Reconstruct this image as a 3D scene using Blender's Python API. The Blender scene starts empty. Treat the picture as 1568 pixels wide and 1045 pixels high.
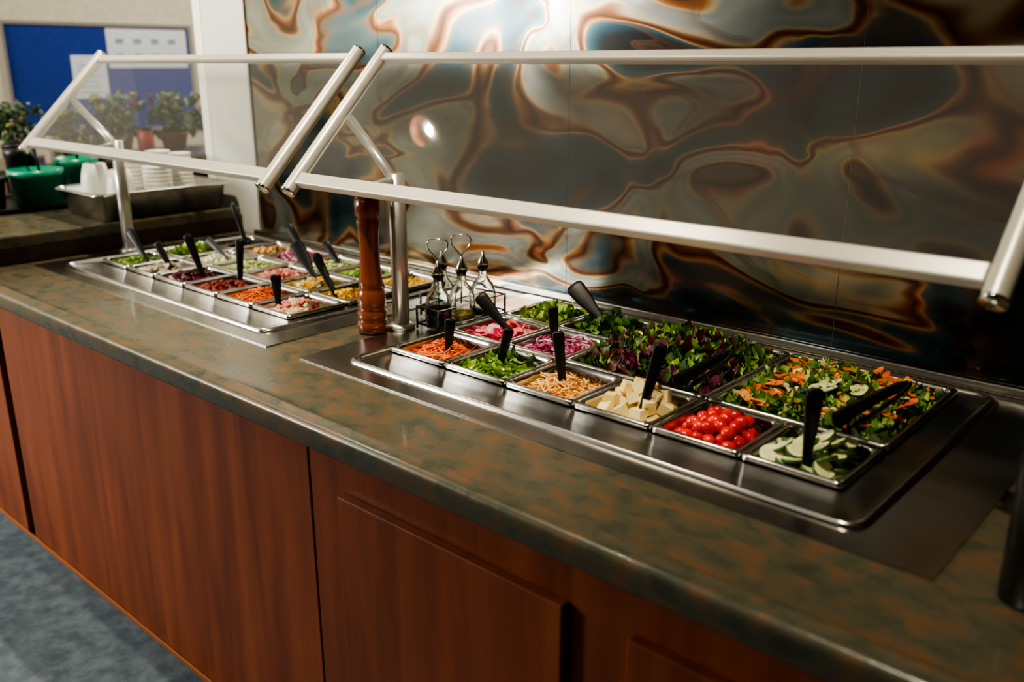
import bpy, math, random
from mathutils import Vector, Matrix, Euler
rng = random.Random(7)
S = bpy.context.scene

# ------------------------------------------------------------------ helpers
class MB:
    def __init__(s): s.v=[]; s.f=[]; s.m=[]; s.mats=[]; s.sm=[]
    def mi(s,mat):
        if mat not in s.mats: s.mats.append(mat)
        return s.mats.index(mat)
    def add(s,vs,fs,mat,smooth=True):
        o=len(s.v); k=s.mi(mat)
        s.v.extend([tuple(v) for v in vs])
        for f in fs:
            s.f.append([i+o for i in f]); s.m.append(k); s.sm.append(smooth)
    def box(s,lo,hi,mat,M=None):
        x0,y0,z0=lo; x1,y1,z1=hi
        vs=[Vector(p) for p in [(x0,y0,z0),(x1,y0,z0),(x1,y1,z0),(x0,y1,z0),(x0,y0,z1),(x1,y0,z1),(x1,y1,z1),(x0,y1,z1)]]
        if M is not None: vs=[M@v for v in vs]
        s.add(vs,[(0,3,2,1),(4,5,6,7),(0,1,5,4),(1,2,6,5),(2,3,7,6),(3,0,4,7)],mat,False)
    def cbox(s,c,size,R,mat):
        a,b,d=[q/2 for q in size]
        M=Matrix.Translation(Vector(c))@R.to_4x4()
        s.box((-a,-b,-d),(a,b,d),mat,M)
    def loft(s,loops,mat,cap0=False,cap1=False,smooth=True,closed=True):
        n=len(loops[0]); vs=[p for l in loops for p in l]; fs=[]
        for i in range(len(loops)-1):
            for j in range(n if closed else n-1):
                k=(j+1)%n
                fs.append((i*n+j,i*n+k,(i+1)*n+k,(i+1)*n+j))
        if cap0: fs.append(tuple(reversed(range(n))))
        if cap1: fs.append(tuple((len(loops)-1)*n+j for j in range(n)))
        s.add(vs,fs,mat,smooth)
    def lathe(s,prof,c,mat,seg=24,cap0=True,cap1=True):
        loops=[]
        for r,z in prof:
            loops.append([(c[0]+r*math.cos(2*math.pi*j/seg),c[1]+r*math.sin(2*math.pi*j/seg),c[2]+z) for j in range(seg)])
        s.loft(loops,mat,cap0,cap1)
    def tube(s,pts,r,mat,seg=10,caps=True):
        pts=[Vector(p) for p in pts]; loops=[]; up=Vector((0,0,1))
        for i,p in enumerate(pts):
            if i==0: t=pts[1]-pts[0]
            elif i==len(pts)-1: t=pts[-1]-pts[-2]
            else: t=(pts[i+1]-p).normalized()+(p-pts[i-1]).normalized()
            t.normalize()
            if i==0:
                ref=up if abs(t.z)<.9 else Vector((1,0,0))
                a=t.cross(ref).normalized()
            else:
                a=(a-t*a.dot(t)).normalized()
            b=t.cross(a)
            rr=r[i] if isinstance(r,(list,tuple)) else r
            loops.append([p+(a*math.cos(2*math.pi*j/seg)+b*math.sin(2*math.pi*j/seg))*rr for j in range(seg)])
        s.loft(loops,mat,caps,caps)
    def ell(s,c,rad,R,mat,nu=10,nv=7):
        loops=[]; c=Vector(c)
        for i in range(nv+1):
            th=math.pi*(i/nv)*.998+.001*math.pi
            loops.append([c+R@Vector((rad[0]*math.sin(th)*math.cos(2*math.pi*j/nu),rad[1]*math.sin(th)*math.sin(2*math.pi*j/nu),rad[2]*math.cos(th))) for j in range(nu)])
        s.loft(loops,mat,True,True)
    def leaf(s,c,L,W,R,mat,ruf=.006,curl=.3,rg=rng):
        c=Vector(c); nu,nv=7,5; vs=[]; fs=[]; ph=rg.random()*6; fr=rg.uniform(5,10); tw=rg.uniform(-.6,.6)
        for i in range(nu):
            u=i/(nu-1)
            w=W*(math.sin(math.pi*(u*.9+.05))**.7)
            for j in range(nv):
                v=j/(nv-1)-.5
                ww=w*(1+(.22*math.sin(fr*3*u+ph+(2 if v>0 else 0)) if abs(v)>.4 else 0)) if ruf>.0045 else w
                z=curl*L*((u-.5)**2)+ruf*math.sin(fr*u+ph+v*5)*abs(v)*2+curl*W*(v*v)*2+tw*v*(u-.5)*W
                vs.append(c+R@Vector(((u-.5)*L,v*ww,z)))
        for i in range(nu-1):
            for j in range(nv-1):
                a=i*nv+j; fs.append((a,a+1,a+nv+1,a+nv))
        s.add(vs,fs,mat)
    def slice(s,c,r,t,R,mrim,mtop,seg=14,wob=.06,rg=rng,mring=None):
        c=Vector(c); ph=rg.random()*6
        def ring(rr,z): return [c+R@Vector((rr*(1+wob*math.sin(2*a+ph))*math.cos(a),rr*(1+wob*math.cos(3*a+ph))*math.sin(a),z)) for a in [2*math.pi*j/seg for j in range(seg)]]
        s.loft([ring(r*.93,-t/2),ring(r,-t/4),ring(r,t/4),ring(r*.93,t/2)],mrim)
        if mring:
            s.loft([ring(r*.93,t/2),ring(r*.62,t/2)],mtop); s.loft([ring(r*.62,t/2),ring(.001,t/2+.0005)],mring,False,True)
            s.loft([ring(r*.93,-t/2),ring(r*.62,-t/2)],mtop); s.loft([ring(r*.62,-t/2),ring(.001,-t/2)],mring,False,True)
        else:
            s.loft([ring(r*.93,t/2),ring(.001,t/2)],mtop,False,True)
            s.loft([ring(r*.93,-t/2),ring(.001,-t/2)],mtop,False,True)
    def build(s,name,parent=None,bevel=0,origin=None,solid=0,subsurf=0):
        xs=[v[0] for v in s.v]; ys=[v[1] for v in s.v]; zs=[v[2] for v in s.v]
        o=Vector(origin) if origin is not None else Vector(((min(xs)+max(xs))/2,(min(ys)+max(ys))/2,min(zs)))
        me=bpy.data.meshes.new(name)
        me.from_pydata([(v[0]-o.x,v[1]-o.y,v[2]-o.z) for v in s.v],[],s.f)
        for m in s.mats: me.materials.append(m)
        for p,k,sm in zip(me.polygons,s.m,s.sm): p.material_index=k; p.use_smooth=sm
        me.update()
        ob=bpy.data.objects.new(name,me); S.collection.objects.link(ob)
        if parent is not None:
            ob.parent=parent; ob.location=o-parent.location
        else: ob.location=o
        if solid:
            md=ob.modifiers.new('sol','SOLIDIFY'); md.thickness=solid
        if bevel:
            md=ob.modifiers.new('bev','BEVEL'); md.width=bevel; md.segments=2; md.limit_method='ANGLE'; md.angle_limit=.7
        return ob

def empty(name,loc):
    e=bpy.data.objects.new(name,None); e.location=Vector(loc); e.empty_display_size=.1
    S.collection.objects.link(e); return e

def rr(x0,x1,y0,y1,r,z,n=5):
    out=[]
    for cx,cy,a0 in ((x1-r,y1-r,0),(x0+r,y1-r,90),(x0+r,y0+r,180),(x1-r,y0+r,270)):
        for i in range(n+1):
            a=math.radians(a0+90*i/n); out.append((cx+r*math.cos(a),cy+r*math.sin(a),z))
    return out

# ------------------------------------------------------------------ materials
def mat(name,col,rough=.5,metal=0,trans=0,ior=1.45,coat=0,emis=None,estr=0,sss=0,spec=.5):
    m=bpy.data.materials.new(name); m.use_nodes=True
    b=m.node_tree.nodes['Principled BSDF']
    b.inputs['Base Color'].default_value=(*col,1); b.inputs['Roughness'].default_value=rough
    b.inputs['Metallic'].default_value=metal; b.inputs['Transmission Weight'].default_value=trans
    b.inputs['IOR'].default_value=ior; b.inputs['Coat Weight'].default_value=coat
    b.inputs['Coat Roughness'].default_value=.08
    b.inputs['Specular IOR Level'].default_value=spec
    if emis: b.inputs['Emission Color'].default_value=(*emis,1); b.inputs['Emission Strength'].default_value=estr
    return m
def nd(m,t,**k):
    n=m.node_tree.nodes.new(t)
    for a,b in k.items(): setattr(n,a,b)
    return n
def ramp(m,stops):
    r=nd(m,'ShaderNodeValToRGB'); cr=r.color_ramp
    while len(cr.elements)>1: cr.elements.remove(cr.elements[-1])
    cr.elements[0].position=stops[0][0]; cr.elements[0].color=(*stops[0][1],1)
    for p,c in stops[1:]:
        e=cr.elements.new(p); e.color=(*c,1)
    return r
def noisy(name,stops,scale=10,rough=.5,detail=4,dist=0,mapscale=(1,1,1),metal=0,bump=0,coat=0,bscale=None,rot=(0,0,0),spec=.5,rvar=None):
    m=mat(name,stops[0][1],rough,metal,coat=coat,spec=spec); nt=m.node_tree; L=nt.links
    b=nt.nodes['Principled BSDF']
    tc=nd(m,'ShaderNodeTexCoord'); mp=nd(m,'ShaderNodeMapping'); mp.inputs['Scale'].default_value=mapscale; mp.inputs['Rotation'].default_value=rot
    nz=nd(m,'ShaderNodeTexNoise'); nz.inputs['Scale'].default_value=scale; nz.inputs['Detail'].default_value=detail; nz.inputs['Distortion'].default_value=dist
    r=ramp(m,stops)
    L.new(tc.outputs['Object'],mp.inputs['Vector']); L.new(mp.outputs['Vector'],nz.inputs['Vector']); L.new(nz.outputs['Fac'],r.inputs['Fac']); L.new(r.outputs['Color'],b.inputs['Base Color'])
    if bump:
        bn=nd(m,'ShaderNodeBump'); bn.inputs['Strength'].default_value=bump; bn.inputs['Distance'].default_value=.004
        if bscale:
            n2=nd(m,'ShaderNodeTexNoise'); n2.inputs['Scale'].default_value=bscale; n2.inputs['Detail'].default_value=3
            L.new(mp.outputs['Vector'],n2.inputs['Vector']); L.new(n2.outputs['Fac'],bn.inputs['Height'])
        else: L.new(nz.outputs['Fac'],bn.inputs['Height'])
        L.new(bn.outputs['Normal'],b.inputs['Normal'])
    if rvar:
        mr=nd(m,'ShaderNodeMapRange'); mr.inputs['To Min'].default_value=rvar[0]; mr.inputs['To Max'].default_value=rvar[1]
        mr.inputs['From Min'].default_value=.3; mr.inputs['From Max'].default_value=.7
        L.new(nz.outputs['Fac'],mr.inputs['Value']); L.new(mr.outputs['Result'],b.inputs['Roughness'])
    return m

M_wood=noisy('cherry_wood',[(.3,(.145,.031,.009)),(.45,(.195,.044,.013)),(.55,(.23,.054,.016)),(.7,(.28,.072,.022))],scale=6,mapscale=(2.8,2.8,.26),detail=7,dist=.4,rough=.40,bump=.04)
M_wood_dark=noisy('dark_cherry_edge',[(.3,(.03,.008,.004)),(.7,(.07,.018,.008))],scale=6,mapscale=(2,2,.3),rough=.5)
M_woodedge=mat('orange_wood_edge',(.34,.12,.04),.4)
# laminate
M_lam=noisy('slate_laminate',[(.30,(.046,.050,.034)),(.42,(.064,.064,.041)),(.50,(.078,.071,.044)),(.56,(.092,.070,.040)),(.62,(.132,.073,.035)),(.67,(.098,.070,.042)),(.76,(.088,.082,.056))],scale=22,detail=11,dist=.35,rough=.3,coat=.15,bump=.10,bscale=90,mapscale=(.85,1.15,1),rvar=(.24,.34))
M_steel=noisy('satin_steel',[(.3,(.40,.39,.36)),(.7,(.47,.455,.42))],scale=3,mapscale=(1,3,1),metal=1,rough=.24,rvar=(.19,.27))
M_pan=noisy('pan_steel',[(.3,(.55,.54,.52)),(.7,(.68,.67,.64))],scale=12,metal=1,rough=.2,rvar=(.14,.26))
M_alu=mat('satin_white_aluminium',(.58,.555,.48),.34,.35)
M_alu2=mat('aluminium_tube',(.62,.60,.55),.3,.7)
M_chrome=mat('chrome',(.75,.75,.73),.12,1)
M_black=mat('black_plastic',(.004,.004,.0045),.38,spec=.3)
M_dark=mat('dark_well',(.02,.02,.02),.6)
M_white=noisy('white_paint',[(.3,(.55,.56,.53)),(.7,(.60,.61,.58))],scale=3,rough=.6)
M_cream=noisy('cream_wallpaper',[(.35,(.55,.49,.36)),(.65,(.62,.56,.43))],scale=30,rough=.8,detail=5)
M_ceil=mat('ceiling_tile',(.26,.25,.215),.9)
M_beige=mat('olive_wall',(.070,.062,.045),.8)
M_carpet=noisy('blue_carpet',[(.3,(.060,.082,.105)),(.45,(.082,.112,.138)),(.55,(.10,.135,.162)),(.7,(.135,.172,.20))],scale=26,detail=10,rough=.95,bump=.6,bscale=250)

# heat patinated metal wall
def wallmat():
    m=mat('heat_patina_metal',(.3,.3,.3),.2,.85,coat=.35); nt=m.node_tree; L=nt.links; b=nt.nodes['Principled BSDF']
    b.inputs['Coat Roughness'].default_value=.10
    tc=nd(m,'ShaderNodeTexCoord'); mp=nd(m,'ShaderNodeMapping'); mp.inputs['Scale'].default_value=(1.0,1,1.6); mp.inputs['Rotation'].default_value=(0,.6,0); mp.inputs['Location'].default_value=(9.7,0,4.1)
    L.new(tc.outputs['Object'],mp.inputs['Vector'])
    def warp(vec,scale,amt,det,off):
        o=nd(m,'ShaderNodeVectorMath',operation='ADD'); o.inputs[1].default_value=off; L.new(vec,o.inputs[0])
        w=nd(m,'ShaderNodeTexNoise'); w.inputs['Scale'].default_value=scale; w.inputs['Detail'].default_value=det
        L.new(o.outputs[0],w.inputs['Vector'])
        sub=nd(m,'ShaderNodeVectorMath',operation='SUBTRACT'); sub.inputs[1].default_value=(.5,.5,.5); L.new(w.outputs['Color'],sub.inputs[0])
        sc=nd(m,'ShaderNodeVectorMath',operation='SCALE'); sc.inputs['Scale'].default_value=amt; L.new(sub.outputs[0],sc.inputs[0])
        ad=nd(m,'ShaderNodeVectorMath',operation='ADD'); L.new(vec,ad.inputs[0]); L.new(sc.outputs[0],ad.inputs[1]); return ad.outputs[0]
    v1=warp(mp.outputs['Vector'],1.4,1.6,1.0,(0,0,0)); v2=warp(v1,3.2,.30,1.5,(3,1,7))
    n=nd(m,'ShaderNodeTexNoise'); n.inputs['Scale'].default_value=2.0; n.inputs['Detail'].default_value=1.3; n.inputs['Roughness'].default_value=.3
    L.new(v2,n.inputs['Vector'])
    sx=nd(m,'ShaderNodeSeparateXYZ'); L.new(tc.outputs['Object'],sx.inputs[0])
    mr0=nd(m,'ShaderNodeMapRange'); mr0.inputs['From Min'].default_value=-1.5; mr0.inputs['From Max'].default_value=-.1; mr0.inputs['To Min'].default_value=0; mr0.inputs['To Max'].default_value=-.075  # shifts colours darker to the right: painted light falloff plus some bronze patina
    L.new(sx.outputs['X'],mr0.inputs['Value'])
    mrz=nd(m,'ShaderNodeMapRange'); mrz.inputs['From Min'].default_value=.9; mrz.inputs['From Max'].default_value=1.25; mrz.inputs['To Min'].default_value=-.05; mrz.inputs['To Max'].default_value=0  # same painted falloff, darker towards the counter
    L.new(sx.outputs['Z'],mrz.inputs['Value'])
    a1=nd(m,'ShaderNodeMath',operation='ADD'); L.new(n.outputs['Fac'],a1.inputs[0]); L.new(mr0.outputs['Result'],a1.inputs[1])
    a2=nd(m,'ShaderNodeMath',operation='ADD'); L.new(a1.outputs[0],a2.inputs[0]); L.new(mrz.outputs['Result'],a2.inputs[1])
    r=ramp(m,[(0,(.006,.010,.012)),(.28,(.012,.012,.012)),(.33,(.012,.036,.048)),(.375,(.025,.062,.075)),(.395,(.09,.085,.07)),(.408,(.34,.24,.11)),(.418,(.24,.078,.018)),(.432,(.035,.014,.008)),(.448,(.14,.055,.018)),(.462,(.33,.27,.16)),
              (.485,(.20,.22,.20)),(.53,(.26,.275,.245)),(.565,(.20,.215,.19)),(.580,(.37,.30,.17)),(.591,(.26,.085,.018)),(.606,(.035,.014,.008)),(.622,(.13,.075,.035)),(.642,(.05,.08,.09)),(.69,(.012,.040,.055)),(.78,(.04,.04,.035))])
    L.new(a2.outputs[0],r.inputs['Fac'])
    n2=nd(m,'ShaderNodeTexNoise'); n2.inputs['Scale'].default_value=2.1; n2.inputs['Detail'].default_value=2.5; n2.inputs['Roughness'].default_value=.4
    mp2=nd(m,'ShaderNodeVectorMath',operation='ADD'); mp2.inputs[1].default_value=(7,3,5); L.new(v2,mp2.inputs[0]); L.new(mp2.outputs[0],n2.inputs['Vector'])
    r2=ramp(m,[(0,(0,0,0)),(.435,(0,0,0)),(.448,(.6,.6,.6)),(.452,(.05,.05,.05)),(.462,(.5,.5,.5)),(.52,(0,0,0))])
    L.new(n2.outputs['Fac'],r2.inputs['Fac'])
    mx=nd(m,'ShaderNodeMix',data_type='RGBA'); mx.inputs[7].default_value=(.12,.055,.022,1)
    L.new(r2.outputs['Color'],mx.inputs[0]); L.new(r.outputs['Color'],mx.inputs[6])
    n4=nd(m,'ShaderNodeTexNoise'); n4.inputs['Scale'].default_value=1.4; n4.inputs['Detail'].default_value=3; L.new(v1,n4.inputs['Vector'])
    mr4=nd(m,'ShaderNodeMapRange'); mr4.inputs['From Min'].default_value=.35; mr4.inputs['From Max'].default_value=.65; mr4.inputs['To Min'].default_value=.55; mr4.inputs['To Max'].default_value=1.2
    L.new(n4.outputs['Fac'],mr4.inputs['Value'])
    vm=nd(m,'ShaderNodeVectorMath',operation='SCALE'); L.new(mx.outputs[2],vm.inputs[0]); L.new(mr4.outputs['Result'],vm.inputs['Scale'])
    L.new(vm.outputs[0],b.inputs['Base Color'])
    n3=nd(m,'ShaderNodeTexNoise'); n3.inputs['Scale'].default_value=3; L.new(mp.outputs['Vector'],n3.inputs['Vector'])
    mr=nd(m,'ShaderNodeMapRange'); mr.inputs['To Min'].default_value=.15; mr.inputs['To Max'].default_value=.28; L.new(n3.outputs['Fac'],mr.inputs['Value']); L.new(mr.outputs['Result'],b.inputs['Roughness'])
    return m
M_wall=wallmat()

def glassmat():
    m=bpy.data.materials.new('guard_glass'); m.use_nodes=True; nt=m.node_tree; nt.nodes.clear(); L=nt.links
    out=nd(m,'ShaderNodeOutputMaterial'); tr=nd(m,'ShaderNodeBsdfTransparent'); tr.inputs[0].default_value=(.95,.97,.955,1)
    gl=nd(m,'ShaderNodeBsdfGlossy'); gl.inputs['Roughness'].default_value=.03; fr=nd(m,'ShaderNodeFresnel'); fr.inputs['IOR'].default_value=1.5
    df=nd(m,'ShaderNodeBsdfDiffuse'); df.inputs[0].default_value=(.8,.8,.78,1)
    m1=nd(m,'ShaderNodeMixShader'); m1.inputs[0].default_value=.035; L.new(tr.outputs[0],m1.inputs[1]); L.new(df.outputs[0],m1.inputs[2])
    m2=nd(m,'ShaderNodeMixShader'); L.new(fr.outputs[0],m2.inputs[0]); L.new(m1.outputs[0],m2.inputs[1]); L.new(gl.outputs[0],m2.inputs[2]); L.new(m2.outputs[0],out.inputs[0])
    return m
M_glass=glassmat()
M_bottle=mat('clear_glass',(.95,.97,.95),.02,0,trans=1,ior=1.45)

# ------------------------------------------------------------------ room
WY=1.82; CT=.90; WX=-2.845
b=MB(); b.box((-5.6,-1.75,-.1),(1.6,4.6,0),M_carpet); b.build('floor')
b=MB(); b.box((-5.6,-1.75,2.7),(1.6,4.6,2.8),M_ceil); b.build('ceiling')
b=MB(); b.box((-3.135,WY,0),(1.5,WY+.14,2.7),M_white); b.build('wall_back')
b=MB(); b.box((-3.185,WY-.006,0),(-3.135,WY+.146,2.7),mat('gloss_white_trim',(.85,.84,.80),.3)); b.build('trim_1',bevel=.004)
b=MB(); b.box((-5.6,-1.6,0),(-5.5,4.5,2.7),M_cream); b.build('wall_left')
b=MB(); b.box((-5.5,4.5,0),(1.5,4.6,2.7),M_cream); b.build('wall_far')
b=MB(); b.box((1.5,-1.6,0),(1.6,4.5,2.7),M_beige); b.build('wall_right')
wx0,wx1,wz0,wz1=-5.35,-4.1,1.62,2.45
b=MB()
b.box((-5.5,-1.75,0),(wx0,-1.6,2.7),M_beige); b.box((wx1,-1.75,0),(1.5,-1.6,2.7),M_beige)
b.box((wx0,-1.75,0),(wx1,-1.6,wz0),M_beige); b.box((wx0,-1.75,wz1),(wx1,-1.6,2.7),M_beige); b.build('wall_front')
b=MB(); 
for lo,hi in (((wx0,-1.64,wz0),(wx0+.05,-1.59,wz1)),((wx1-.05,-1.64,wz0),(wx1,-1.59,wz1)),((wx0+.05,-1.64,wz0),(wx1-.05,-1.59,wz0+.05)),((wx0+.05,-1.64,wz1-.05),(wx1-.05,-1.59,wz1)),((-4.745,-1.64,wz0+.05),(-4.705,-1.59,wz1-.05))):
    b.box(lo,hi,M_white)
b.build('window_1',bevel=.004)
# metal panels cladding
b=MB()
xs=[WX,-2.16,-1.44,-.72,0,.72,1.44]
for i in range(len(xs)-1):
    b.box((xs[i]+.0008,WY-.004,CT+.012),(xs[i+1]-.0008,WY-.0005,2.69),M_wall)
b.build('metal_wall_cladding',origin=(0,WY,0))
b=MB(); b.box((WX-.010,WY-.010,CT+.001),(WX,WY-.0005,2.69),M_alu2); b.build('trim_2')
b=MB(); b.box((-2.88,WY-.02,CT+.001),(1.49,WY-.005,CT+.02),M_steel); b.build('trim_3',bevel=.003)

# bulletin board on far left wall
M_blue=noisy('blue_felt',[(.3,(.008,.028,.19)),(.7,(.012,.038,.24))],scale=60,rough=.9)
M_paper=mat('paper',(.66,.68,.70),.7); M_frame=mat('board_frame',(.25,.22,.18),.4)
bb=empty('bulletin_board',(-5.5,2.53,1.2))
b=MB(); b.box((-5.499,2.0,1.12),(-5.485,3.08,1.70),M_blue); b.build('felt',bb)
b=MB()
for lo,hi in (((-5.499,1.98,1.10),(-5.475,2.0,1.72)),((-5.499,3.08,1.10),(-5.475,3.10,1.72)),((-5.499,2.0,1.70),(-5.475,3.08,1.72)),((-5.499,2.0,1.10),(-5.475,3.08,1.12))): b.box(lo,hi,M_frame)
b.build('frame',bb)
b=MB(); b.box((-5.484,2.56,1.47),(-5.481,3.06,1.69),M_paper); b.box((-5.484,2.34,1.30),(-5.481,2.54,1.54),M_paper)
M_ink=mat('printed_ink',(.25,.28,.42),.7)
for i in range(4): 
    for j in range(2): b.box((-5.4808,2.61+.11*i,1.52+.085*j),(-5.4803,2.66+.11*i,1.55+.085*j),M_ink)
for j in range(6): b.box((-5.4808,2.37,1.33+.03*j),(-5.4803,2.50-.01*(j%3),1.336+.03*j),M_ink)
b.build('papers',bb)

# ------------------------------------------------------------------ counter
wells=[(-2.93,-1.67,-2.855,-1.75,-2.803,-1.804),(-1.553,-.262,-1.462,-.368,-1.437,-.438)]
PY0,PY1=1.203,1.745
CY0=.84
cb=empty('salad_bar_counter',(-1.2,1.33,0))
# top slab with holes
b=MB()
holes=[(w[4]-.004,w[5]+.004,PY0-.004,PY1+.004) for w in wells]
X=sorted([-2.985,.9]+[h[0] for h in holes]+[h[1] for h in holes]); Y=[CY0+.06,PY0-.004,PY1+.004,WY-.0055]
for i in range(len(X)-1):
    for j in range(3):
        if j==1 and any(abs(X[i]-h[0])<1e-6 for h in holes): continue
        b.add([(X[i],Y[j],CT),(X[i+1],Y[j],CT),(X[i+1],Y[j+1],CT),(X[i],Y[j+1],CT)],[(0,1,2,3)],M_lam,False)
prof=[(CY0+.06,CT),(CY0+.046,CT),(CY0+.042,CT+.001),(CY0+.039,CT+.004),(CY0+.036,CT+.0072),(CY0+.032,CT+.0085),(CY0+.028,CT+.008),(CY0+.022,CT+.0058),(CY0+.012,CT+.0045),(CY0+.007,CT+.0035),(CY0+.003,CT+.0005),(CY0+.0008,CT-.004),(CY0,CT-.009),(CY0,CT-.034),(CY0+.001,CT-.038),(CY0+.004,CT-.042),(CY0+.008,CT-.043),(CY0+.16,CT-.043)]
b.loft([[(-2.985,y,z) for y,z in prof],[(.9,y,z) for y,z in prof]],M_lam,closed=False)
b.add([(-2.985,CY0+.16,CT-.043),(.9,CY0+.16,CT-.043),(.9,PY0-.01,CT-.043),(-2.985,PY0-.01,CT-.043)],[(3,2,1,0)],M_lam,False)
b.build('countertop',cb,origin=(0,0,CT))
# carcass
b=MB()
FY=.925
b.box((-2.93,FY+.018,.0),(.88,FY+.05,CT-.044),M_wood_dark)
b.box((-4.1,FY+.018,.0),(-2.97,FY+.05,CT-.044),M_wood_dark)
b.box((-2.97,FY+.04,.0),(-2.93,FY+.05,CT-.044),M_dark)
b.box((.86,FY+.05,0),(.88,1.8,CT-.044),M_wood)
b.build('carcass',cb)
for k,(x0,x1) in enumerate(((-2.925,-1.359),(-1.353,-.13),(-.124,.88),(-4.1,-2.985))):
    b=MB(); b.box((x0,FY,.012),(x1,FY+.0175,CT-.046),M_wood); b.build('panel_%d'%(k+1),cb,bevel=.002,origin=((x0+x1)/2+k*.37,FY,0))
for k,(x0,x1) in enumerate(((-1.247,-.715),(-.60,-.16))):
    b=MB(); b.box((x0,FY-.02,.10),(x1,FY-.0005,.737),M_wood); b.build('door_panel_%d'%(k+1),cb,bevel=.003,origin=((x0+x1)/2+.7,FY,0))
b=MB(); b.box((-4.1,FY-.006,0.0005),(.88,FY-.0005,.016),M_woodedge); b.build('base_strip',cb,bevel=.002)
# wells
for k,w in enumerate(wells):
    b=MB()
    ox0,ox1,ix0,ix1,hx0,hx1=w; oy0,oy1=1.052,1.79; iy0,iy1=1.10,1.768
    L=[rr(ox0,ox1,oy0,oy1,.004,CT+.0005),rr(ox0,ox1,oy0,oy1,.004,CT+.0025),rr(ix0,ix1,iy0,iy1,.035,CT+.003)]
    for ins,z in ((.003,.007),(.007,.0105),(.011,.0115),(.015,.0105),(.019,.007),(.024,.004)):
        L.append(rr(ix0+ins,ix1-ins,iy0+ins*.6,iy1-ins*.6,.03,CT+z))
    L.append(rr(hx0,hx1,PY0,PY1,.004,CT+.004)); L.append(rr(hx0,hx1,PY0,PY1,.004,CT-.20))
    b.loft(L,M_steel,cap1=True)
    ob=b.build('steel_well_%d'%(k+1),cb)
    md=ob.modifiers.new('e','EDGE_SPLIT'); md.split_angle=.9

# side counter (peninsula, slightly higher)
sc=empty('side_counter',(-3.5,1.33,0))
b=MB(); b.box((-3.98,.83,.952),(-2.975,WY-.008,.99),M_lam); b.build('top',sc,bevel=.006,origin=(0,0,0))
b=MB(); b.box((-3.95,FY+.055,0),(-2.99,WY-.01,.951),M_wood_dark); b.build('body',sc)
b=MB(); b.box((-2.989,.90,.9006),(-2.984,WY-.02,.951),M_wood_dark); b.build('fascia',sc)

# ------------------------------------------------------------------ sneeze guards
def guard(x0,x1,postx,braceend):
    LY,LZ,UY,UZ=1.25,1.238,1.52,1.510
    e=empty('sneeze_guard',((x0+x1)/2,1.38,CT))
    d=Vector((0,UY-LY,UZ-LZ)).normalized(); n=Vector((0,-d.z,d.y))
    def frame(M,c): return Matrix.Translation(c)@M.to_4x4()
    Mx=Matrix(((1,0,0),(0,d.y,n.y),(0,d.z,n.z)))
    mid=Vector((0,(LY+UY)/2,(LZ+UZ)/2)); Ln=(Vector((0,UY,UZ))-Vector((0,LY,LZ))).length
    F4=frame(Mx,mid); b=MB(); b.add([F4@Vector(q) for q in ((x0+.012,-Ln/2+.01,0),(x1-.012,-Ln/2+.01,0),(x1-.012,Ln/2-.01,0),(x0+.012,Ln/2-.01,0))],[(0,1,2,3)],M_glass,False); b.build('glass_pane',e)
    b=MB(); b.box((x0+.016,-.016,-.011),(x1-.016,.016,.011),M_alu,frame(Mx,Vector((0,LY,LZ)))); b.build('lower_rail',e,bevel=.004)
    b=MB(); b.box((x0+.016,-.011,-.010),(x1-.016,.011,.010),M_alu,frame(Mx,Vector((0,UY,UZ)))); b.build('upper_rail',e,bevel=.004)
    for k,x in enumerate((x0,x1)):
        p0=Vector((x,LY,LZ))-d*.035; p1=Vector((x,UY,UZ))+d*.025
        b=MB(); b.tube([p0,p1],.0175,M_alu,seg=20,caps=False); 
        b.tube([p0-d*.004,p0+d*.001],.0185,M_chrome,seg=20); b.tube([p1-d*.001,p1+d*.004],.0185,M_chrome,seg=20)
        b.build('side_arm_%d'%(k+1),e)
    py=1.350; pz=1.262
    b=MB(); b.tube([(postx,py,CT+.004),(postx,py,pz)],.0195,M_alu2,seg=22); b.lathe([(.033,.003),(.033,.008),(.024,.014),(.0195,.015)],(postx,py,CT),M_alu2)
    b.tube([(postx,py,pz-.012),(postx,LY+.012,LZ-.004)],.011,M_alu2,seg=12); b.build('post',e)
    b=MB(); b.tube([(postx,py,pz-.02),(braceend,1.41,1.375)],.012,M_alu2,seg=12); b.build('brace',e)
    return e
guard(-1.80,-.285,-1.562,-1.80)
guard(-3.34,-1.905,-2.91,-3.34)

# ------------------------------------------------------------------ pans
PT=CT+.016
PW=.1665
rows=[(1.203,1.381),(1.384,1.562),(1.565,1.745)]
def pan(x0,x1,y0,y1):
    b=MB(); g=.001
    x0+=g;x1-=g;y0+=g;y1-=g
    seq=[(0,-.009,.010),(0,-.003,.012),(.002,0,.013),(.008,0,.014),(.011,-.002,.015),(.013,-.008,.016),(.016,-.04,.018),(.022,-.095,.02),(.03,-.1,.02)]
    loops=[rr(x0+i,x1-i,y0+i,y1-i,r,PT+z) for i,z,r in seq]
    b.loft(loops,M_pan,cap1=True)
    return b.build('salad_bar_pan')

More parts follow.
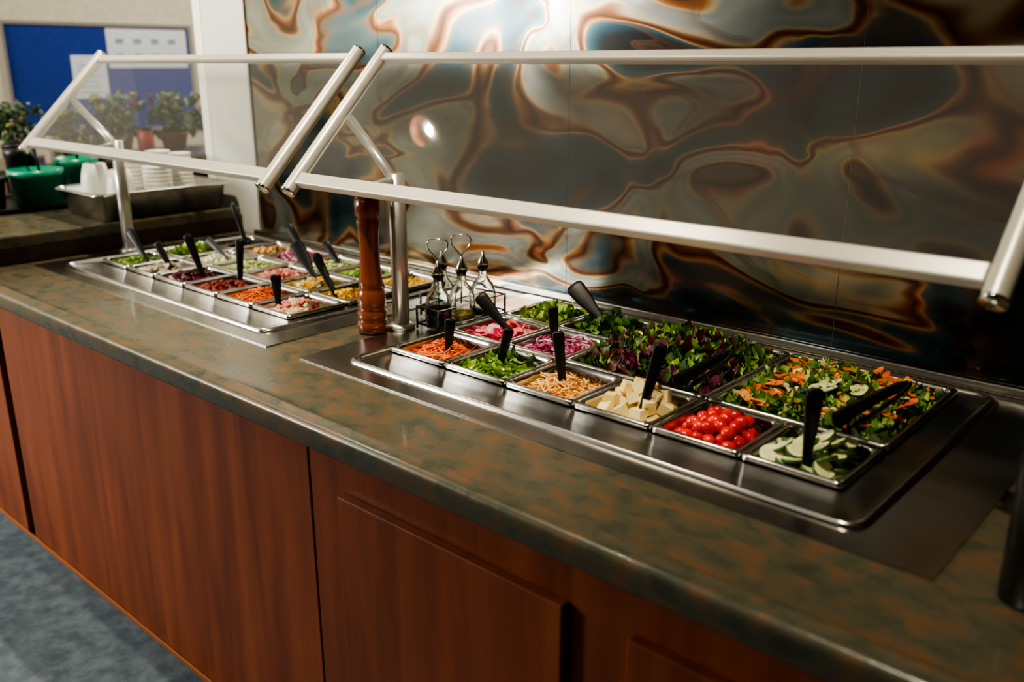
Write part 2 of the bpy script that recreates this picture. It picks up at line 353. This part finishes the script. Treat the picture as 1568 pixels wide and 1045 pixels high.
# ------------------------------------------------------------------ food
def fm(name,c,c2=None,rough=.45,scale=40,coat=0,spec=.5):
    c2=c2 or tuple(q*.6 for q in c)
    m=noisy(name,[(.35,c2),(.62,c)],scale=scale,rough=rough,coat=coat,spec=spec)
    return m
F=dict(
 carrot=fm('carrot',(.90,.16,.012),(.66,.09,.008)), carrot2=fm('carrot_light',(.95,.26,.03)),
 green=fm('green_leaf',(.15,.30,.03),(.06,.14,.012)), lgreen=fm('pale_green',(.45,.55,.14),(.26,.40,.06)), dgreen=fm('dark_leaf',(.04,.11,.014),(.018,.05,.007)),
 white=fm('leaf_rib',(.76,.78,.50),(.55,.62,.28)), purple=fm('radicchio',(.15,.015,.045),(.05,.007,.018)), redleaf=fm('red_leaf',(.10,.022,.014),(.035,.010,.007)),
 ched=fm('cheddar',(.90,.46,.11),(.76,.32,.05)), ched2=fm('cheddar_pale',(.92,.62,.24),(.84,.48,.14)),
 cube=fm('cheese_cube',(.90,.72,.30),(.84,.62,.20),scale=15), cube2=fm('cheese_cube_pale',(.90,.78,.42),(.86,.70,.32),scale=15), tomato=mat('tomato_skin',(.55,.008,.005),.15,coat=.5),
 tomato2=mat('tomato_skin_light',(.68,.018,.008),.15,coat=.5),
 cucf=fm('cucumber_flesh',(.80,.80,.46),(.66,.70,.32),scale=60), cucs=fm('cucumber_seed',(.70,.72,.36),(.55,.60,.25),scale=120), cucr=fm('cucumber_rind',(.035,.10,.012),(.014,.045,.006)),
 onion=fm('red_onion',(.45,.05,.15),(.28,.02,.09)), onionw=fm('onion_white',(.80,.58,.64),(.66,.36,.48)),
 pink=fm('radish_pink',(.75,.04,.12),(.55,.015,.07)), beet=fm('beet',(.10,.006,.02),(.05,.003,.01),rough=.2),
 crab=fm('crab_pink',(.80,.35,.28),(.75,.15,.10)), cream=fm('cream_dice',(.80,.76,.62),(.66,.6,.45)), egg=fm('egg_yolk',(.85,.55,.06),(.75,.42,.03)),
 corn=fm('corn',(.90,.60,.04),(.8,.42,.02)), olive=fm('black_olive',(.02,.014,.012),(.01,.008,.008),rough=.2), bean=fm('kidney',(.28,.03,.012),(.14,.015,.008)),
 mush=fm('mushroom',(.62,.52,.38),(.40,.30,.2)), ham=fm('ham',(.78,.36,.30),(.68,.25,.2)), brown=fm('crouton',(.42,.23,.08),(.25,.12,.03)),
 cabbage=fm('cabbage',(.62,.68,.42),(.45,.52,.25)), pepg=fm('green_pepper',(.20,.36,.02),(.09,.21,.01),rough=.25), celery=fm('celery',(.40,.55,.12),(.25,.4,.06),rough=.3),
)
RE=lambda rg,t=math.pi: Euler((rg.uniform(-t,t),rg.uniform(-t,t),rg.uniform(0,6.28))).to_matrix()
def heap(name,x0,x1,y0,y1,kind,hm=.018,lev=-.024,seed=1):
    rg=random.Random(seed); b=MB()
    x0+=.019;x1-=.019;y0+=.019;y1-=.019
    cx,cy,w,d=(x0+x1)/2,(y0+y1)/2,(x1-x0),(y1-y0)
    ph=rg.random()*6
    def H(x,y):
        a=(x-cx)/(w/2); c=(y-cy)/(d/2)
        return PT+lev+hm*(1-a*a*.85)*(1-c*c*.85)+.004*math.sin(40*x+ph)*math.cos(37*y+ph)
    K={'carrot':'carrot','celery':'pepg','ched':'ched','cubes':'cube','tomato':'tomato','cuc':'cucr','mixed':'dgreen','romaine':'green','onion':'onion','radish':'pink','lettuce':'green','spinach':'dgreen'}
    base=F[K.get(kind,kind if kind in F else 'cream')]
    n=12; vs=[];fs=[]
    for i in range(n+1):
        for j in range(n+1):
            x=x0+w*i/n; y=y0+d*j/n; vs.append((x,y,H(x,y)-.010))
    for i in range(n):
        for j in range(n):
            a=i*(n+1)+j; fs.append((a,a+n+1,a+n+2,a+1))
    b.add(vs,fs,base)
    area=w*d/.0185
    def pts(N,mg=.0):
        for _ in range(int(N*area)):
            x=rg.uniform(x0+mg,x1-mg); y=rg.uniform(y0+mg,y1-mg); yield x,y,H(x,y)
    def shred(N,L,r,ms,tilt=.5):
        for x,y,z in pts(N,.008):
            l=rg.uniform(*L); a=rg.uniform(0,6.28); t=rg.uniform(-tilt,tilt); bend=rg.uniform(-.4,.4)
            u=Vector((math.cos(a)*math.cos(t),math.sin(a)*math.cos(t),math.sin(t))); s=Vector((-math.sin(a),math.cos(a),0))
            c=Vector((x,y,z+rg.uniform(-.004,.005)))
            P=[c-u*l/2,c+s*bend*l*.3-Vector((0,0,-.002)),c+u*l/2]
            for p in P:
                p.x=min(max(p.x,x0-.002),x1+.002); p.y=min(max(p.y,y0-.002),y1+.002)
            b.tube(P,r*rg.uniform(.8,1.2),F[rg.choice(ms)],seg=5)
    def dice(N,s,ms,t=math.pi):
        for x,y,z in pts(N,s*.5):
            k=s*rg.uniform(.75,1.15); b.cbox((x,y,z+rg.uniform(-.003,.004)),(k,k*rg.uniform(.8,1.1),k*rg.uniform(.7,1)),RE(rg,t),F[rg.choice(ms)])
    def leaves(N,L,ms,ruf=.007,hj=.014,W=.6):
        for x,y,z in pts(N,.006):
            l=rg.uniform(*L)
            b.leaf((x,y,z+rg.uniform(-.004,hj)),l,l*rg.uniform(W*.7,W*1.3),RE(rg,.75),F[rg.choice(ms)],ruf=ruf,curl=rg.uniform(.1,.9),rg=rg)
    def packed(r,zo,tries=700,shr=1.0):
        G=[]
        for _ in range(tries):
            x=cx+(rg.uniform(x0+r,x1-r)-cx)*shr; y=cy+(rg.uniform(y0+r,y1-r)-cy)*shr
            if all((x-g[0])**2+(y-g[1])**2>(r*1.75)**2 for g in G): G.append((x,y,H(x,y)+zo))
        return G
    if kind=='carrot': shred(230,(.02,.045),.0017,['carrot','carrot','carrot2'])
    elif kind=='ched': shred(200,(.02,.045),.0018,['ched','ched2','ched2'])
    elif kind=='cabbage': shred(150,(.02,.04),.0022,['cabbage','white','lgreen'])
    elif kind=='celery':
        leaves(50,(.035,.05),['pepg','pepg','celery','green'],ruf=.002,hj=.012,W=.3); dice(14,.012,['celery','lgreen'])
    elif kind=='cubes':
        for zo,sh in ((-.012,1),(.004,1),(.020,.75),(.034,.4)):
            for x,y,z in packed(.0135,zo,300,sh):
                k=rg.uniform(.021,.025); b.cbox((x,y,z),(k,k*rg.uniform(.85,1.05),k*rg.uniform(.8,1)),RE(rg,.55),F[rg.choice(['cube','cube2'])])
    elif kind=='tomato':
        for zo,sh in ((0,1),(.016,.7)):
            for x,y,z in packed(.0105,zo,900,sh): b.ell((x,y,z),(.0108,.0108,.0138),RE(rg),F[rg.choice(['tomato','tomato','tomato2'])],14,10)
    elif kind=='cuc':
        for zo,sh in ((-.006,1),(.003,1),(.013,.95),(.023,.75)):
            for x,y,z in packed(.013,zo,120,sh):
                x=min(max(x,x0+.017),x1-.017); y=min(max(y,y0+.017),y1-.017)
                b.slice((x,y,z),rg.uniform(.017,.0205),.0065,RE(rg,.55),F['cucr'],F['cucf'],rg=rg,mring=F['cucs'],seg=20,wob=.03)
    elif kind=='onion':
        for x,y,z in pts(60,.012):
            r=rg.uniform(.012,.025); R=RE(rg,.5); a0=rg.uniform(0,6); c=Vector((x,y,z+rg.uniform(-.002,.008)))
            P=[c+R@Vector((r*math.cos(a0+t*.55),r*math.sin(a0+t*.55),0)) for t in range(rg.randint(5,11))]
            P=[Vector((min(max(p.x,x0),x1),min(max(p.y,y0),y1),p.z)) for p in P]
            b.tube(P,rg.uniform(.0018,.0028),F[rg.choice(['onion','onionw','onion'])],seg=6)
    elif kind=='radish':
        for x,y,z in pts(48,.012): b.slice((x,y,z+rg.uniform(-.002,.008)),rg.uniform(.012,.019),.004,RE(rg,.8),F['pink'],F[rg.choice(['onionw','pink','crab'])],rg=rg,seg=12)
    elif kind=='lettuce':
        leaves(75,(.025,.045),['green','lgreen','pepg'],hj=.012); shred(30,(.02,.035),.002,['white','lgreen'])
    elif kind=='spinach': leaves(55,(.03,.05),['dgreen','dgreen','green'],hj=.016)
    elif kind=='mixed':
        leaves(110,(.025,.055),['dgreen','dgreen','redleaf','purple','dgreen','green','purple','redleaf'],ruf=.013,hj=.022); leaves(30,(.022,.042),['lgreen','green','pepg'],ruf=.012,hj=.028); shred(22,(.02,.03),.0022,['purple','white','purple'])
        for x,y,z in pts(.5,.04): b.ell((x,y,z+.016),(.011,.011,.014),RE(rg),F['tomato'],12,8)
    elif kind=='romaine':
        leaves(80,(.022,.048),['green','green','lgreen','dgreen','dgreen','pepg'],ruf=.009,hj=.018); leaves(30,(.020,.036),['white','lgreen','lgreen'],ruf=.006,hj=.024); shred(26,(.02,.045),.0024,['carrot','purple','carrot','white'],.4)
        for x,y,z in pts(20,.02): b.leaf((x,y,z+rg.uniform(.014,.026)),rg.uniform(.03,.06),.018,RE(rg,.35),F[rg.choice(['carrot','carrot2'])],ruf=.001,curl=.1,rg=rg)
        for x,y,z in pts(1.4,.04): b.slice((x,y,z+.02),.018,.004,RE(rg,.4),F['cucr'],F['cucf'],rg=rg,mring=F['cucs'])
    elif kind in('corn','bean','olive'):
        for x,y,z in pts(170 if kind=='corn' else 90,.006):
            s=.0045 if kind=='corn' else .0075; b.ell((x,y,z+rg.uniform(-.002,.004)),(s,s*.8,s*1.2),RE(rg),F[kind],8,5)
    elif kind=='mush':
        for x,y,z in pts(50,.012): b.slice((x,y,z+.003),rg.uniform(.01,.016),.004,RE(rg,.8),F['mush'],F['cream'],rg=rg,seg=10,wob=.2)
    elif kind=='beet':
        for x,y,z in pts(40,.012): b.slice((x,y,z+.003),rg.uniform(.014,.019),.005,RE(rg,.6),F['beet'],F['beet'],rg=rg,seg=12)
    else:
        ms={'crab':['crab','white','cream','crab'],'cream':['cream','cream','white'],'egg':['egg','cream','egg'],'ham':['ham','ham','crab'],'brown':['brown','ched2'],'pepg':['pepg','celery']}.get(kind,['cream'])
        dice(110,.012,ms)
    return b.build(name)

NM={'carrot':'shredded_carrot','celery':'sliced_green_pepper','ched':'shredded_cheddar','cubes':'cheese_cubes','tomato':'cherry_tomatoes','cuc':'cucumber_slices','mixed':'mixed_leaf_salad','romaine':'romaine_salad','onion':'red_onion_rings','radish':'sliced_radish','lettuce':'shredded_lettuce','spinach':'spinach_leaves','corn':'sweetcorn','bean':'kidney_beans','olive':'black_olives','mush':'sliced_mushrooms','beet':'sliced_beetroot','crab':'crab_sticks','cream':'diced_feta','egg':'chopped_egg','ham':'diced_ham','brown':'croutons','pepg':'diced_green_pepper','cabbage':'shredded_cabbage'}
def station(x0,x1,y0,y1,kind,seed,**k):
    pan(x0,x1,y0,y1); heap(NM[kind],x0,x1,y0,y1,kind,seed=seed,**k)
RX=wells[1][4]; LX=wells[0][4]
for i,k in enumerate(['carrot','celery','ched','cubes','tomato','cuc']):
    station(RX+PW*i,RX+PW*(i+1),*rows[0],k,100+i,hm=.016 if k in('cubes','cuc') else .018)
station(RX,RX+PW,*rows[1],'radish',110,hm=.022); station(RX+PW,RX+2*PW,*rows[1],'onion',111,hm=.022)
station(RX,RX+PW,*rows[2],'lettuce',112,hm=.022); station(RX+PW,RX+2*PW,*rows[2],'spinach',113,hm=.022)
station(RX+2*PW,RX+4*PW,rows[1][0],rows[2][1],'mixed',114,hm=.042,lev=-.034)
station(RX+4*PW,RX+6*PW,rows[1][0],rows[2][1],'romaine',115,hm=.042,lev=-.034)
left=[['pepg','mush','beet','bean','carrot','crab'],['lettuce','cream','cabbage','ham','egg','corn'],['olive','brown','onion','cabbage','pepg','corn']]
for r in range(3):
    for i in range(6): station(LX+PW*i,LX+PW*(i+1),*rows[r],left[r][i],200+r*6+i,hm=.022)

# ------------------------------------------------------------------ spoons & tongs
def spoon(p,direction,L=.13,wd=.028,name='serving_spoon'):
    p=Vector(p); t=Vector(direction).normalized()
    side=t.cross(Vector((.67,-.74,.25))); side.normalize(); nrm=side.cross(t)
    b=MB(); loops=[]
    prof=[(-.035,.010,.004),(-.02,.013,.005),(0,.014,.006),(.25*L,.017,.008),(.6*L,wd*.85,.010),(.9*L,wd,.011),(.97*L,wd*.9,.010),(L,wd*.55,.006)]
    for s,w,th in prof:
        c=p+t*s; lp=[]
        for a in range(12):
            q=2*math.pi*a/12; cc=math.copysign(abs(math.cos(q))**.5,math.cos(q)); ss=math.copysign(abs(math.sin(q))**.5,math.sin(q))
            lp.append(c+side*cc*w/2+nrm*ss*th/2)
        loops.append(lp)
    b.loft(loops,M_black,True,True)
    R=Matrix((side,t,nrm)).transposed()
    b.ell(p-t*.05,(.02,.026,.007),R,M_black,12,6)
    return b.build(name)
z=CT+.012
def C(lx,i,r,dx=0,dy=0): return (lx+PW*(i+.5)+dx,(rows[r][0]+rows[r][1])/2+dy,z)
for p,d,L,w in [
 (C(RX,0,0,.02,-.01),(.1,0,1),.07,.024),(C(RX,1,0,.01,-.02),(.25,.1,1),.085,.022),(C(RX,2,0,-.0,-.01),(-.05,-.1,1),.105,.024),
 (C(RX,3,0,.03,-.03),(.15,.2,1),.125,.026),(C(RX,5,0,.01,-.05),(.02,.0,1),.125,.028),
 (C(RX,0,1,.02,.0),(-.8,-.1,.7),.11,.032),(C(RX,1,1,.0,-.01),(-.1,0,1),.085,.024),
 (C(RX,1,2,-.0,.0),(-.9,.1,.62),.14,.045),
 (C(LX,0,0,.04,-.0),(-.9,.0,.8),.13,.026),(C(LX,1,0,.02,-.0),(-.6,-.1,.8),.09,.024),(C(LX,2,0,.04,.0),(-.4,-.1,1),.13,.026),
 (C(LX,3,0,.0,.04),(-.2,.2,1),.12,.024),(C(LX,5,0,-.03,-.04),(-.05,0,1),.08,.028),
 (C(LX,5,1,-.04,-.04),(-.8,0,1),.12,.028),(C(LX,5,1,.05,.02),(-.1,.1,1),.075,.03),(C(LX,4,1,.0,.0),(-.9,.1,.75),.15,.042),
 (C(LX,1,1,.03,.0),(-1,0,.5),.12,.024),(C(LX,2,2,.03,.0),(-.9,.1,.75),.14,.028),(C(LX,0,2,.02,.0),(-.7,.1,1),.16,.014),(C(LX,3,2,.03,0),(-1,.2,.6),.11,.026),(C(LX,4,2,.0,0),(-.1,0,1),.09,.024)]:
    spoon(p,d,L,w)
def tongs(p,direction,L=.2):
    p=Vector(p); t=Vector(direction).normalized(); up=Vector((0,0,1)); side=t.cross(up).normalized(); up=side.cross(t)
    b=MB()
    for sgn in (-1,1):
        loops=[]
        for s,w,off in ((0,.018,.001),(.02,.026,.005),(.3*L,.028,.009),(.6*L,.030,.011),(.8*L,.038,.012),(.95*L,.040,.011),(L,.026,.009)):
            c=p-t*s+side*(off*sgn*1.6)+up*off*sgn*.3; lp=[]
            for a in range(10):
                q=2*math.pi*a/10; lp.append(c+(up*.8+side*.6*sgn)*math.cos(q)*w/2*.7+(side*.8-up*.6*sgn)*math.sin(q)*.004)
            loops.append(lp)
        b.loft(loops,M_black,True,True)
    return b.build('serving_tongs')
tongs((-.47,1.545,.972),(.16,.95,.12),.20)
tongs((-.785,1.50,.970),(.02,1,.12),.17)

# ------------------------------------------------------------------ pepper mill & condiments
M_mill=noisy('mill_wood',[(.3,(.12,.026,.009)),(.7,(.25,.062,.02))],scale=8,mapscale=(4,4,.6),rough=.22,coat=.6)
b=MB(); mx_,my_=-1.588,1.285
k=1.055
b.lathe([(r,zz*k) for r,zz in [(.030,0),(.034,.002),(.0345,.022),(.031,.027),(.0335,.032),(.034,.045),(.029,.052),(.032,.058),(.0335,.075),(.030,.092),(.025,.100),(.028,.106),(.027,.115),(.0235,.15),(.0225,.19),(.0245,.225),(.0275,.245),(.024,.252),(.0285,.258),(.0295,.275),(.027,.292),(.020,.298),(.012,.300)]],(mx_,my_,CT+.003),M_mill,32)
b.lathe([(.009,.299*k),(.010,.305*k),(.011,.312*k),(.007,.318*k),(.002,.320*k)],(mx_,my_,CT+.003),M_chrome,16)
b.build('pepper_mill')
b=MB(); M_dg=mat('dark_bottle_glass',(.008,.007,.006),.22,coat=.2)
b.lathe([(.028,0),(.033,.004),(.033,.165),(.031,.18),(.024,.19),(.016,.196),(.016,.21)],(-.166,1.085,CT+.0012),M_dg,28)
b.lathe([(.018,.202),(.018,.232),(.015,.237)],(-.166,1.085,CT+.0012),mat('cork_stopper',(.35,.16,.06),.5),20)
b.build('sauce_bottle')
cd=empty('condiment_caddy',(-1.50,1.45,CT+.004))
cz=CT+.0045
M_soy=mat('balsamic',(.010,.006,.004),.1); M_oil=mat('olive_oil',(.45,.33,.05),.1,trans=.6)
def cruet(name,x,y,liq,lh):
    b=MB(); b.lathe([(.026,.002),(.031,.004),(.032,.04),(.031,.06),(.026,.078),(.015,.092),(.011,.10),(.011,.118),(.015,.122),(.015,.126),(.0095,.126),(.0095,.10),(.013,.090),(.024,.076),(.029,.058),(.0295,.04),(.0285,.0062)],(x,y,cz),M_bottle,28)
    b.lathe([(.0275,.0068),(.0290,.02),(.0290,lh)],(x,y,cz),liq,28)
    b.lathe([(.0090,.112),(.0090,.127),(.014,.128),(.013,.134),(.006,.146),(.003,.160)],(x,y,cz),M_chrome,16)
    b.build(name,cd)
cruet('cruet_1',-1.492,1.405,M_soy,.055); cruet('cruet_2',-1.490,1.480,M_oil,.012); cruet('cruet_3',-1.567,1.49,M_oil,.02); cruet('cruet_4',-1.49,1.553,M_soy,.02)
b=MB()
M_wire=mat('black_wire',(.05,.05,.05),.25,.8)
for zz in (.012,.052):
    b.tube([(-1.5265,1.368,cz+zz),(-1.453,1.368,cz+zz),(-1.453,1.592,cz+zz),(-1.605,1.592,cz+zz),(-1.605,1.452,cz+zz),(-1.5265,1.452,cz+zz),(-1.5265,1.368,cz+zz)],.0026,M_wire,6)
for x,y in ((-1.5265,1.368),(-1.453,1.368),(-1.453,1.592),(-1.605,1.592),(-1.605,1.452)): b.tube([(x,y,cz),(x,y,cz+.055)],.0028,M_wire,6)
for cy in (1.44,1.517):
    pp=[(0,.05),(0,.15),(-.022,.175),(-.024,.19),(-.018,.2),(.018,.2),(.024,.19),(.022,.175),(0,.15)]
    b.tube([(-1.528+dx*.74,cy+dx*.67,cz+zz) for dx,zz in pp],.0022,M_chrome,6)
b.build('wire_rack',cd)
b=MB(); b.lathe([(.018,0),(.02,.003),(.018,.06),(.016,.075)],(-1.655,1.36,CT+.003),M_bottle,20); b.lathe([(.0165,.075),(.017,.085),(.012,.098),(.003,.101)],(-1.655,1.36,CT+.003),M_chrome,20); b.lathe([(.015,.004),(.015,.05)],(-1.655,1.36,CT+.003),mat('pepper_grounds',(.05,.035,.025),.9),16); b.build('pepper_shaker')

# ------------------------------------------------------------------ side counter items
SZ=.9905
M_green=mat('green_crock',(.0,.20,.11),.3,coat=.3)
def crock(x,y,r,h,zb,m,name='green_crock',lid=False):
    b=MB(); b.lathe([(r*.82,0),(r*.88,.004),(r*.97,h*.8),(r*1.04,h*.82),(r*1.04,h),(r*.98,h),(r*.9,h*.75),(r*.3,h*.7)],(x,y,zb),m,32)
    if lid:
        b.lathe([(r*1.05,h+.0008),(r*1.05,h+.008),(r*.7,h+.02),(r*.15,h+.024),(r*.12,h+.04),(r*.18,h+.05),(r*.05,h+.052)],(x,y,zb),M_black,28)
    b.build(name)
b=MB(); b.loft([rr(-3.80,-3.42,1.02,1.62,.03,SZ),rr(-3.81,-3.41,1.01,1.63,.03,SZ+.018),rr(-3.80,-3.42,1.02,1.62,.03,SZ+.018),rr(-3.79,-3.43,1.03,1.61,.03,SZ+.005)],M_black,True,True); b.build('black_serving_tray')
crock(-3.55,1.33,.092,.13,SZ+.006,M_green); crock(-3.66,1.525,.08,.15,SZ+.006,M_green); crock(-3.54,1.13,.085,.12,SZ+.006,M_black,'black_crock')
crock(-3.70,1.34,.055,.20,SZ+.006,M_black,'black_crock',True)
for (x,y,dx) in ((-3.56,1.35,-.04),(-3.66,1.53,.03)):
    b=MB(); b.tube([(x,y,SZ+.115),(x+dx*.4,y,SZ+.17),(x+dx,y-.02,SZ+.22),(x+dx*1.8,y-.03,SZ+.215)],.005,M_black,8); b.ell((x,y,SZ+.118),(.025,.025,.008),Matrix.Identity(3),M_black); b.build('ladle')
TX0,TX1,TY0,TY1,TZ=-3.31,-2.99,1.30,1.79,SZ+.095
b=MB(); b.loft([rr(TX0-i,TX1+i,TY0-i,TY1+i,r,SZ+zz) for i,zz,r in ((-.03,0,.03),(-.02,.004,.03),(-.006,.088,.03),(.004,.095,.03),(.01,.092,.03),(.01,.088,.03))]+[],M_pan,True); 
b.loft([rr(TX0-i,TX1+i,TY0-i,TY1+i,r,SZ+zz) for i,zz,r in ((.004,.0952,.03),(-.008,.088,.03),(-.025,.008,.03))],M_pan,False,True); b.build('hotel_pan')
M_cup=mat('white_plastic',(.80,.78,.72),.35)
def cups(x,y,zb,n,r=.036,name='stack_of_cups'):
    b=MB()
    for i in range(n):
        z0=i*.014; b.lathe([(r*.72,z0),(r,z0+.075),(r*1.06,z0+.078),(r*1.06,z0+.082),(r*.95,z0+.080),(r*.68,z0+.006)],(x,y,zb),M_cup,20)
    b.build(name)
def tub(x,y,zb,r,h):
    b=MB(); b.lathe([(r*.9,0),(r*.92,.003),(r*.72,h*.75),(r*.55,h),(r*.5,h),(r*.66,h*.72),(r*.8,.01)],(x,y,zb),M_cup,24); b.build('plastic_tub')
tub(-3.21,1.40,SZ+.009,.065,.165); tub(-3.09,1.43,SZ+.009,.06,.15)
cups(-3.2,1.53,SZ+.009,7,.044); cups(-3.2,1.63,SZ+.009,9,.042); cups(-3.21,1.72,SZ+.009,8,.038); cups(-3.09,1.56,SZ+.009,6,.042); cups(-3.09,1.66,SZ+.009,5,.036)
b=MB(); 
for k in range(6): b.box((-3.60,1.66,SZ+.0002+k*.009),(-3.45,1.80,SZ+.008+k*.009),M_cup)
b.build('napkin_stack',bevel=.002)

# sideboard beyond with flowers
b=MB(); b.box((-4.85,1.5,.0),(-4.35,3.4,1.02),M_wood_dark); b.box((-4.88,1.47,1.02),(-4.32,3.43,1.05),M_lam); b.build('sideboard',bevel=.004)
M_pot=mat('terracotta_pot',(.22,.10,.05),.7); M_fol=fm('foliage',(.11,.17,.07),(.04,.08,.03)); M_fl=[mat('flower_red',(.35,.04,.05),.6),mat('flower_cream',(.6,.58,.45),.6),mat('flower_yellow',(.6,.50,.2),.6)]
def flowers(x,y,seed,s=1):
    rg=random.Random(seed); zb=1.0505; b=MB()
    b.lathe([(.05*s,0),(.07*s,.09*s),(.075*s,.10*s),(.06*s,.095*s)],(x,y,zb),M_pot,20)
    for _ in range(110):
        a=rg.uniform(0,6.28); r=rg.uniform(0,.14)*s; h=rg.uniform(.08,.29)*s
        b.leaf((x+r*math.cos(a),y+r*math.sin(a),zb+h),.07*s,.028*s,RE(rg,1),M_fol,rg=rg)
    for _ in range(16):
        a=rg.uniform(0,6.28); r=rg.uniform(0,.13)*s; h=rg.uniform(.16,.30)*s
        P=(x+r*math.cos(a),y+r*math.sin(a),zb+h)
        b.tube([(x+r*.3*math.cos(a),y+r*.3*math.sin(a),zb+.09*s),P],.0025,M_fol,5)
        m=rg.choice(M_fl)
        for k in range(5): b.leaf((P[0],P[1],P[2]),.03*s,.018*s,Euler((rg.uniform(.2,.7),0,k*1.257)).to_matrix(),m,rg=rg)
    b.build('potted_flowers')
flowers(-4.55,1.64,1,.9); flowers(-4.6,2.15,2); flowers(-4.55,2.42,3); flowers(-4.6,2.7,4); flowers(-4.6,1.9,5,.8)
for i,(x,y) in enumerate(((-4.42,1.75),(-4.42,1.95),(-4.42,2.2))):
    b=MB(); b.lathe([(.035,0),(.04,.01),(.04,.10),(.03,.115),(.03,.13)],(x,y,1.0505),mat('jar_%d'%i,[(.25,.2,.15),(.03,.03,.03),(.4,.05,.04)][i],.3),20); b.lathe([(.033,.13),(.033,.145)],(x,y,1.0505),M_black,20); b.build('jar')

# ------------------------------------------------------------------ lights
def area(name,loc,rot,sx,sy,power,col):
    l=bpy.data.lights.new(name,'AREA'); l.shape='RECTANGLE'; l.size=sx; l.size_y=sy; l.energy=power; l.color=col
    o=bpy.data.objects.new(name,l); o.location=loc; o.rotation_euler=rot; S.collection.objects.link(o); return o
area('window_daylight',((wx0+wx1)/2,-1.66,(wz0+wz1)/2),(math.radians(90),0,0),wx1-wx0-.02,wz1-wz0-.02,235,(1,.965,.88))
area('ceiling_fill_light',(-4.3,3.0,2.68),(0,0,0),.6,1.2,42,(1,.95,.85))  # added fill to brighten the cream wall, no fixture modelled
area('ceiling_fill_light',(-3.7,-.3,2.68),(0,0,0),1.2,.6,20,(1,.95,.85))  # added soft fill over the room
area('ceiling_fill_light',(-1.2,-.7,2.68),(0,0,0),1.2,.6,4,(1,.93,.82))  # weak added fill for the right side
M_cop=mat('copper_reflector',(.20,.055,.012),.6)
for i,(x,y,p,dp) in enumerate(((-2.86,1.23,26,.095),(-1.55,.80,27,.08),(-.50,.80,16,.08))):
    e=empty('ceiling_downlight',(x,y,2.69)); zt=2.699; R_=.062
    b=MB(); b.lathe([(R_+.004,0),(R_+.004,-dp),(R_,-dp)],(x,y,zt),M_alu,32,False,False); b.build('can',e)
    b=MB(); b.lathe([(R_,-dp),(R_,-.002),(.002,-.001)],(x,y,zt),M_cop,32,False,True); b.build('reflector',e)
    l=bpy.data.lights.new('spot','SPOT'); l.energy=p*6; l.color=(1,.86,.64); l.spot_size=2.3; l.spot_blend=.8; l.shadow_soft_size=.02
    o=bpy.data.objects.new('spot',l); o.parent=e; o.location=(0,0,-.02); S.collection.objects.link(o)
    if i: o.rotation_euler=(.28,0,0); l.spot_size=1.3; l.spot_blend=1
w=bpy.data.worlds.new('world'); S.world=w; w.use_nodes=True; w.node_tree.nodes['Background'].inputs[0].default_value=(.5,.6,.7,1); w.node_tree.nodes['Background'].inputs[1].default_value=.3

# ------------------------------------------------------------------ camera
cam=bpy.data.cameras.new('camera'); co=bpy.data.objects.new('camera',cam); S.collection.objects.link(co)
cam.sensor_width=36; cam.lens=31.8; cam.clip_start=.02
co.location=(0,0,1.5)
p=math.radians(17.13); h=(-.668,.744)
co.rotation_euler=Vector((h[0]*math.cos(p),h[1]*math.cos(p),-math.sin(p))).to_track_quat('-Z','Y').to_euler()
cam.dof.use_dof=True; cam.dof.focus_distance=1.9; cam.dof.aperture_fstop=2.4
S.camera=co
try: S.view_settings.look='AgX - Medium High Contrast'
except Exception as ex: print(ex)
